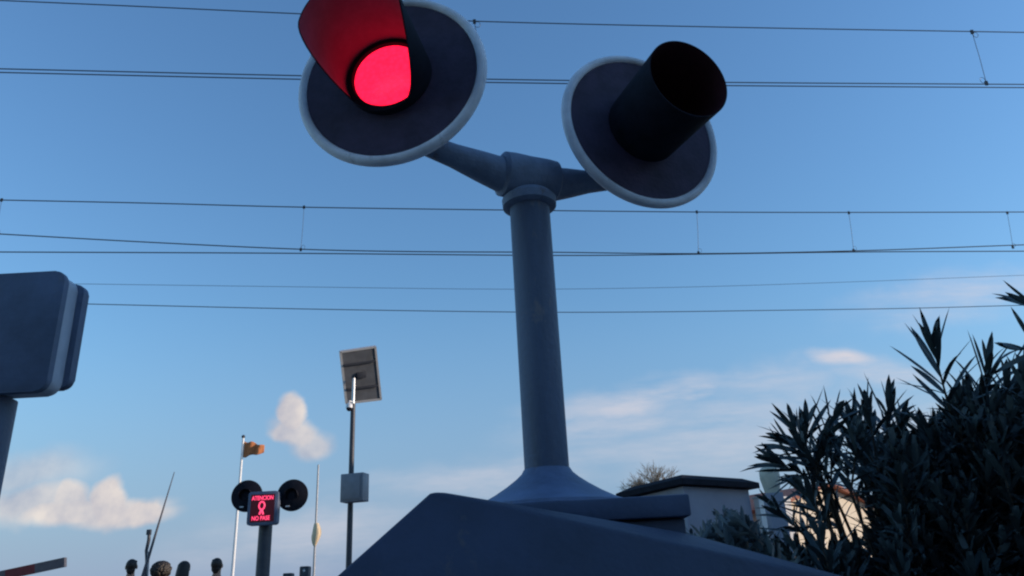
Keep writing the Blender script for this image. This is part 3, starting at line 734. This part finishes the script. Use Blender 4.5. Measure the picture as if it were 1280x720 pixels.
def sprig(lb, sbm, tip, d, rnd, length=0.34, nw=9, LL=0.155, W=0.020, spread=1.0, root=None):
    d = d.normalized(); a = d.orthogonal().normalized(); b = d.cross(a)
    ph = rnd.uniform(0, 6.28)
    for i in range(nw):
        t = i / (nw - 1)                    # 0 at the tip
        c = tip - d * (0.03 + length * t)
        ang = R(16 + 44 * t ** 0.7 * spread + rnd.uniform(-8, 8))
        for k in range(3):
            if rnd.random() < 0.06: continue
            az = ph + i * 1.05 + k * 2.094 + rnd.uniform(-0.25, 0.25)
            o = a * math.cos(az) + b * math.sin(az)
            an = ang + rnd.uniform(-0.14, 0.16)
            dd = d * math.cos(an) + o * math.sin(an)
            l = LL * rnd.uniform(0.75, 1.12) * (0.62 + 0.38 * min(1, t * 3))
            leaf(lb, c, dd, l, W * rnd.uniform(0.8, 1.15), d.cross(o), droop=rnd.uniform(-0.08, 0.30), mi=0)
    bot = tip - d * (0.03 + length)
    if root is not None:
        mid = bot.lerp(root, 0.45) + Vector((0, 0, -0.05)) + d * -0.12
        stem_pts = [root, mid, bot, tip - d * 0.04]
        sbm.tube(stem_pts, [0.011, 0.008, 0.0050, 0.0025], 5, cap=False)
def oleander(name, label, rootpx, explicit, region, n, seed, tipfun, cat='shrub', yr=(2.4, 3.6), rooty=3.0, LL=0.175, short=False):
    rnd = random.Random(seed)
    rt0 = Vector((rootpx, rooty, 0))
    o = empty(name, rt0); tag(o, label, cat, 'oleander shrubs at the right')
    lb = bmesh.new(); s_ = MB()
    for (x, y, Y, dx, dy, LLk) in explicit:
        tip = PY(x, y, Y)
        # direction seen in the picture (dx, dy) turned into the plane facing us, a little towards the viewer
        d = (rt * dx + up * dy - fw * rnd.uniform(-0.25, 0.25)).normalized()
        sprig(lb, s_, tip, d, rnd, length=0.05 if (x > 1283 or y == 435) else (0.16 if short else 0.26), nw=2 if (x > 1283 or y == 435) else (6 if short else 9), LL=0.195 * LLk, W=0.0215, root=rt0 + Vector((rnd.uniform(-.2, .2), rnd.uniform(-.2, .2), 0)))
    for i in range(n):
        x = rnd.uniform(*region); y = tipfun(x, rnd)
        if y is None: continue
        Y = rnd.uniform(*yr); tip = PY(x, y, Y)
        out = (tip - Vector((rt0.x, rt0.y, tip.z - 0.9)))
        d = out.normalized() + Vector((rnd.uniform(-.45, .45), rnd.uniform(-.45, .45), rnd.uniform(0, .5)))
        sprig(lb, s_, tip, d, rnd, length=rnd.uniform(0.10, 0.24) if short else rnd.uniform(0.25, 0.42), nw=6 if short else rnd.randint(8, 11), LL=LL * rnd.uniform(0.8, 1.15), W=0.0215, root=rt0 + Vector((rnd.uniform(-.25, .25), rnd.uniform(-.25, .25), 0)))
    me = bpy.data.meshes.new('foliage'); lb.transform(Matrix.Translation(-rt0)); lb.to_mesh(me); lb.free(); me.materials.append(M['leaf'])
    for p in me.polygons: p.use_smooth = True
    f = bpy.data.objects.new('foliage', me); COL.objects.link(f); f.parent = o
    s_.build('stems', M['bark'], o, recalc=False)
    return o
# outline of the mass (tips of the dense part)
OUT = [(930, 655), (945, 640), (955, 600), (985, 560), (1010, 545), (1050, 535), (1085, 520), (1110, 522), (1140, 535), (1160, 525), (1185, 500), (1210, 475), (1240, 470), (1280, 480), (1330, 472), (1500, 420), (1700, 350)]
def outl(x):
    for (a, b), (c, d) in zip(OUT, OUT[1:]):
        if a <= x <= c: return b + (d - b) * (x - a) / (c - a)
    return OUT[-1][1]
def tipA(x, rnd):
    y0 = outl(x)
    y = y0 + 15 + (760 - y0) * rnd.random() ** 1.2
    if x < 1110 and 555 < y < 675 and rnd.random() < 0.9: return None      # the gaps the house shows through
    if x < 1000 and y < 675 and rnd.random() < 0.4: return None
    return y
def tipB(x, rnd):
    y0 = outl(x); return y0 + 12 + (760 - y0) * rnd.random() ** 1.1
X3 = lambda px, Y=3.0: PY(px, 700, Y).x
oleander('oleander', 'loose oleander shrub nearest the signal cabinet, with gaps that show the cream house', X3(1120), [
    (975, 548, 2.9, -0.75, 0.55, 1.05), (990, 528, 2.8, -0.45, 0.9, 1.0), (1010, 520, 2.85, 0.0, 1.0, 1.0), (1046, 512, 2.8, 0.35, 0.95, 1.0),
    (1062, 520, 2.9, -0.25, 1.0, 1.0), (1083, 503, 2.8, -0.1, 1.0, 1.0), (1110, 500, 2.9, 0.1, 1.0, 1.0), (1128, 515, 2.9, 0.3, 1.0, 0.9),
    (965, 575, 2.9, -0.85, 0.4, 1.0), (1000, 556, 2.75, -0.5, 0.8, 1.0), (960, 625, 3.0, -0.5, 0.5, 0.8), (1030, 545, 2.8, 0.2, 1, 1.0)],
    (945, 1170), 190, 3, tipA, yr=(2.6, 3.6), rooty=3.1, short=True)
oleander('oleander', 'tall dense oleander shrub with one long sprig standing above the rest', X3(1200), [
    (1165, 428, 2.6, -0.28, 0.95, 1.2), (1235, 452, 2.7, 0.0, 1.0, 1.15), (1212, 490, 2.7, -0.1, 1.0, 1.0), (1258, 470, 2.7, 0.1, 1.0, 1.0), (1190, 510, 2.7, -0.3, 0.9, 1.0), (1150, 530, 2.7, -0.5, 0.8, 1.0)],
    (1100, 1330), 380, 5, tipB, yr=(2.5, 3.6), rooty=3.1)
oleander('oleander', 'oleander shrub at the right edge, pushing single long leaves into view above the hedge', X3(1400), [
    (1284, 378, 2.3, -0.9, 0.45, 1.2), (1270, 435, 2.3, -0.97, 0.12, 0.9), (1279, 462, 2.5, -0.1, 1.0, 1.0)],
    (1270, 1620), 300, 8, tipB, yr=(2.4, 3.7), rooty=3.1)
# pale low shrub between cabinet and oleander
rnd = random.Random(4)
r4 = Vector((PY(905, 680, 4.4).x, 4.4, 0))
o4 = empty('low_shrub', r4); tag(o4, 'low greyish leafy shrub in front of the pale building, next to the cabinet lid', 'shrub')
lb = bmesh.new(); s4 = MB()
for i in range(95):
    x = rnd.gauss(908, 24); y = rnd.uniform(632, 705) + abs(x - 912) * 0.5; Y = rnd.uniform(4.1, 4.8)
    tip = PY(x, y, Y); d = Vector((rnd.uniform(-1, 1), rnd.uniform(-.8, .8), rnd.uniform(0.3, 1.2)))
    sprig(lb, s4, tip, d, rnd, length=0.22, nw=6, LL=0.12, W=0.024, spread=1.3, root=r4)
me = bpy.data.meshes.new('foliage'); lb.transform(Matrix.Translation(-r4)); lb.to_mesh(me); lb.free(); me.materials.append(M['leafpale'])
f4 = bpy.data.objects.new('foliage', me); COL.objects.link(f4); f4.parent = o4
s4.build('stems', M['bark'], o4, recalc=False)
# bare tree behind the low building
rnd = random.Random(12)
tb = PY(812, 606, 34.0); tr = empty('bare_tree', (tb.x, 34, 0)); tag(tr, 'pale leafless twiggy tree rising behind the dark roof', 'tree')
trunk = MB(); crown = MB()
trunk.tube([(tb.x, 34, 0), (tb.x + 0.1, 34, 2.0), (tb.x, 34, tb.z - 0.9)], [0.16, 0.13, 0.09], 10)
def branch(p, d, L, r, depth):
    q = p + d * L * 0.5 + Vector((rnd.uniform(-.08, .08), rnd.uniform(-.08, .08), 0)) * L; e = q + (d + Vector((rnd.uniform(-.3, .3), rnd.uniform(-.3, .3), rnd.uniform(-.05, .2)))).normalized() * L * 0.5
    crown.tube([p, q, e], [r, r * 0.8, r * 0.6], 5, cap=False)
    if depth:
        for k in range(rnd.randint(3, 4)):
            dd = (d + Vector((rnd.uniform(-.9, .9), rnd.uniform(-.9, .9), rnd.uniform(-.25, .5)))).normalized()
            branch(p.lerp(e, rnd.uniform(0.45, 1.0)), dd, L * rnd.uniform(0.55, 0.8), max(0.006, r * 0.55), depth - 1)
for k in range(7):
    a = k * 0.9; branch(Vector((tb.x, 34, tb.z - 0.95)), Vector((math.cos(a) * 0.85, math.sin(a) * 0.6, rnd.uniform(0.7, 1.0))).normalized(), rnd.uniform(0.7, 0.95), 0.04, 4)
trunk.build('trunk', M['bark'], tr); crown.build('crown', M['twig'], tr, recalc=False)

# ------------------------------------------------------------------ ground, tracks
def sheet(name, poly, z, m):
    b = MB(); b.bm.faces.new([b.bm.verts.new((x, y, z)) for x, y in poly]); o = b.build(name, m, smooth=False); tag(o, kind='structure'); return o
sheet('ground', [(-1500, -1500), (1500, -1500), (1500, 1500), (-1500, 1500)], -0.02, M['earth'])
td = Vector((0.9925, 0.122, 0)).normalized(); tn = Vector((-td.y, td.x, 0))
def strip(name, c, half_l, half_w, z, m, d=td, n=tn):
    c = Vector(c); return sheet(name, [tuple((c + d * a * half_l + n * b * half_w)[:2]) for a, b in ((-1, -1), (1, -1), (1, 1), (-1, 1))], z, m)
strip('ballast_bed', (0, 7.8, 0), 120, 3.9, -0.008, M['ballast'])
strip('near_pavement', (0, 0.2, 0), 60, 3.4, -0.004, M['paving'])
strip('far_platform', (0, 15.6, 0), 60, 3.6, -0.004, M['paving'])
rail_prof = [(-0.07, 0), (0.07, 0), (0.07, 0.012), (0.012, 0.03), (0.012, 0.11), (0.035, 0.125), (0.035, 0.16), (-0.035, 0.16), (-0.035, 0.125), (-0.012, 0.11), (-0.012, 0.03), (-0.07, 0.012)]
for cy in (5.95, 9.65):
    for g_s in (-0.834, 0.834):
        c = Vector((0, cy, 0)) + tn * g_s; s0_ = c - td * 100
        b = MB(); b.prism([s0_ + tn * a + Vector((0, 0, z + 0.0)) for a, z in rail_prof], td * 200); tag(b.build('rail', M['steel'], smooth=False), kind='structure')
    b = MB()
    for i in range(-60, 61):
        if -4 <= i <= 4: continue
        b.box(Vector((0, cy, -0.005)) + td * i * 0.6, (0.25, 2.5, 0.04), Matrix((td, tn, Vector((0, 0, 1)))).transposed())
    tag(b.build('sleepers', M['sleeper'], smooth=False), kind='structure')
for cy, hwid in ((3.99, 1.05), (5.95, 0.74), (7.8, 0.93), (9.65, 0.74), (11.6, 1.04)):
    cc_ = Vector((0, cy, 0))
    b = MB(); b.box(cc_ + Vector((0, 0, 0.06)), (4.8, hwid * 2 - 0.08, 0.16), Matrix((td, tn, Vector((0, 0, 1)))).transposed(), bevel=0.01); tag(b.build('crossing_deck', M['asphalt'], smooth=False), kind='structure')

# ------------------------------------------------------------------ light
SUN_AZ = 93.0; SUN_EL = 14.0       # clockwise from +Y
sd_ = Vector((math.sin(R(SUN_AZ)) * math.cos(R(SUN_EL)), math.cos(R(SUN_AZ)) * math.cos(R(SUN_EL)), math.sin(R(SUN_EL))))
ld = bpy.data.lights.new('sun', 'SUN'); ld.energy = 2.6; ld.angle = R(0.5); ld.color = (1.0, 0.80, 0.62)
lo = bpy.data.objects.new('sun', ld); COL.objects.link(lo); lo.rotation_euler = sd_.to_track_quat('Z', 'Y').to_euler(); lo.location = (20, 0, 20)

# ------------------------------------------------------------------ sky with clouds
wd = bpy.data.worlds.new('World'); scene.world = wd; wd.use_nodes = True
nt = wd.node_tree; nt.nodes.clear(); L = nt.links
def N(t, **k):
    n = nt.nodes.new(t)
    for a, v in k.items(): setattr(n, a, v)
    return n
def mth(op, a, b=None, clamp=False):
    n = N('ShaderNodeMath', operation=op, use_clamp=clamp)
    for i, v in enumerate((a, b)):
        if v is None: continue
        if hasattr(v, 'links'): L.new(v, n.inputs[i])
        else: n.inputs[i].default_value = v
    return n.outputs[0]
sky = N('ShaderNodeTexSky'); sky.sky_type = 'NISHITA'; sky.sun_disc = False
sky.sun_elevation = R(SUN_EL); sky.sun_rotation = R(SUN_AZ); sky.air_density = 1.6; sky.dust_density = 0.3; sky.ozone_density = 5.0; sky.altitude = 0
tc = N('ShaderNodeTexCoord'); sep = N('ShaderNodeSeparateXYZ'); L.new(tc.outputs['Generated'], sep.inputs[0])
ysafe = mth('MAXIMUM', sep.outputs['Y'], 0.05)
u = mth('DIVIDE', sep.outputs['X'], ysafe); v = mth('DIVIDE', sep.outputs['Z'], ysafe)
cmb = N('ShaderNodeCombineXYZ'); L.new(u, cmb.inputs[0]); L.new(v, cmb.inputs[1])
nz = N('ShaderNodeTexNoise'); nz.inputs['Scale'].default_value = 11; nz.inputs['Detail'].default_value = 5; nz.inputs['Roughness'].default_value = 0.52; L.new(cmb.outputs[0], nz.inputs['Vector'])
sp2 = N('ShaderNodeSeparateColor'); L.new(nz.outputs['Color'], sp2.inputs[0])
mps = N('ShaderNodeMapping'); mps.inputs['Scale'].default_value = (5, 26, 1); mps.inputs['Rotation'].default_value = (0, 0, R(-4)); L.new(cmb.outputs[0], mps.inputs['Vector'])
nz2 = N('ShaderNodeTexNoise'); nz2.inputs['Scale'].default_value = 1; nz2.inputs['Detail'].default_value = 6; nz2.inputs['Roughness'].default_value = 0.6; L.new(mps.outputs[0], nz2.inputs['Vector'])
def blob(px, py, rx, ry, ang, amt, warp, soft):
    d = ray(px, py); cu, cv = d.x / d.y, d.z / d.y
    k = 1 / (F * 0.98)
    du = mth('ADD', mth('SUBTRACT', u, cu), mth('MULTIPLY', mth('SUBTRACT', sp2.outputs[0], 0.5), warp))
    dv = mth('ADD', mth('SUBTRACT', v, cv), mth('MULTIPLY', mth('SUBTRACT', sp2.outputs[1], 0.5), warp))
    a = R(ang) + ROLL; ca, sa = math.cos(a), math.sin(a)
    x = mth('DIVIDE', mth('ADD', mth('MULTIPLY', du, ca), mth('MULTIPLY', dv, sa)), rx * k)
    y = mth('DIVIDE', mth('SUBTRACT', mth('MULTIPLY', dv, ca), mth('MULTIPLY', du, sa)), ry * k)
    r = mth('SQRT', mth('ADD', mth('MULTIPLY', x, x), mth('MULTIPLY', y, y)))
    m = N('ShaderNodeMapRange', interpolation_type='SMOOTHSTEP'); L.new(r, m.inputs['Value'])
    m.inputs['From Min'].default_value = 1 + soft; m.inputs['From Max'].default_value = 1 - soft; m.inputs['To Min'].default_value = 0; m.inputs['To Max'].default_value = amt
    return m.outputs[0]
def union(lst):
    o = lst[0]
    for q_ in lst[1:]: o = mth('MAXIMUM', o, q_)
    return o
cum = union([blob(88, 630, 24, 24, 0, .86, .05, .32), blob(135, 628, 24, 27, 0, .97, .05, .26), blob(176, 637, 30, 17, 0, .97, .05, .26), blob(112, 640, 90, 15, 0, .9, .03, .35), blob(40, 634, 60, 22, 0, .72, .05, .6),
             blob(150, 645, 62, 12, 0, .9, .025, .45), blob(30, 597, 70, 24, 0, .50, .07, .8),
             blob(363, 516, 17, 21, 18, .97, .045, .28), blob(355, 537, 20, 13, 0, .9, .045, .35), blob(370, 538, 32, 16, -22, .88, .045, .45), blob(392, 553, 25, 17, -12, .74, .045, .5)])
wis = union([blob(868, 491, 28, 10, 3, .95, .03, .7), blob(800, 497, 100, 17, 3, .75, .05, .95), blob(765, 531, 95, 18, 2, .55, .06, .95), blob(1055, 450, 36, 10, -14, .95, .03, .75), blob(1110, 468, 70, 14, -16, .6, .04, .95),
             blob(960, 478, 90, 22, 2, .45, .08, .95), blob(1200, 372, 110, 26, 4, .55, .08, .95), blob(610, 600, 120, 20, 0, .5, .06, .95), blob(720, 575, 200, 16, 2, .40, .06, .95),
             blob(380, 668, 120, 24, 0, .5, .07, .95), blob(930, 545, 190, 40, 0, .5, .08, .95), blob(1120, 520, 120, 40, 0, .4, .08, .95)])
str_ = N('ShaderNodeMapRange'); L.new(nz2.outputs['Fac'], str_.inputs['Value']); str_.inputs['From Min'].default_value = 0.28; str_.inputs['From Max'].default_value = 0.60
wis = mth('MULTIPLY', wis, str_.outputs[0])
front = mth('GREATER_THAN', sep.outputs['Y'], 0.06)
bg = N('ShaderNodeBackground'); bg.inputs['Strength'].default_value = 0.13
skm = N('ShaderNodeMix', data_type='RGBA', blend_type='MULTIPLY'); skm.inputs['Factor'].default_value = 1.0
L.new(sky.outputs[0], skm.inputs['A']); 
skm.inputs['B'].default_value = (0.87, 0.99, 1.14, 1)
mx1 = N('ShaderNodeMix', data_type='RGBA'); K = 1 / (0.13 * 1.516)
hz_ = N('ShaderNodeMapRange', interpolation_type='SMOOTHSTEP'); L.new(v, hz_.inputs['Value']); hz_.inputs['From Min'].default_value = -0.02; hz_.inputs['From Max'].default_value = 0.42; hz_.inputs['To Min'].default_value = 0.85; hz_.inputs['To Max'].default_value = 0.0
mx0 = N('ShaderNodeMix', data_type='RGBA'); L.new(hz_.outputs[0], mx0.inputs['Factor']); L.new(skm.outputs['Result'], mx0.inputs['A']); mx0.inputs['B'].default_value = (0.245 * K, 0.355 * K, 0.60 * K, 1)
L.new(mth('MULTIPLY', wis, front), mx1.inputs['Factor']); L.new(mx0.outputs['Result'], mx1.inputs['A']); mx1.inputs['B'].default_value = (0.68 * K, 0.66 * K, 0.72 * K, 1)
# cumulus colour: warm where it faces the sun, cooler in its folds
crp = N('ShaderNodeValToRGB'); crp.color_ramp.elements[0].position = 0.36; crp.color_ramp.elements[1].position = 0.66
crp.color_ramp.elements[0].color = (0.44 * K, 0.45 * K, 0.54 * K, 1); crp.color_ramp.elements[1].color = (0.95 * K, 0.84 * K, 0.74 * K, 1)
L.new(sp2.outputs[2], crp.inputs['Fac'])
mx2 = N('ShaderNodeMix', data_type='RGBA'); L.new(mth('MULTIPLY', cum, front), mx2.inputs['Factor']); L.new(mx1.outputs['Result'], mx2.inputs['A']); L.new(crp.outputs['Color'], mx2.inputs['B'])
L.new(mx2.outputs['Result'], bg.inputs['Color'])
wo_ = N('ShaderNodeOutputWorld'); L.new(bg.outputs[0], wo_.inputs['Surface'])

# ------------------------------------------------------------------ view
vs = scene.view_settings; vs.view_transform = 'Standard'; vs.look = 'None'; vs.gamma = 1; vs.exposure = 0.6; vs.use_curve_mapping = False
scene.render.engine = 'CYCLES'
scene.cycles.filter_width = 2.2
scene.cycles.use_denoising = True
scene.cycles.max_bounces = 8
scene.render.film_transparent = False
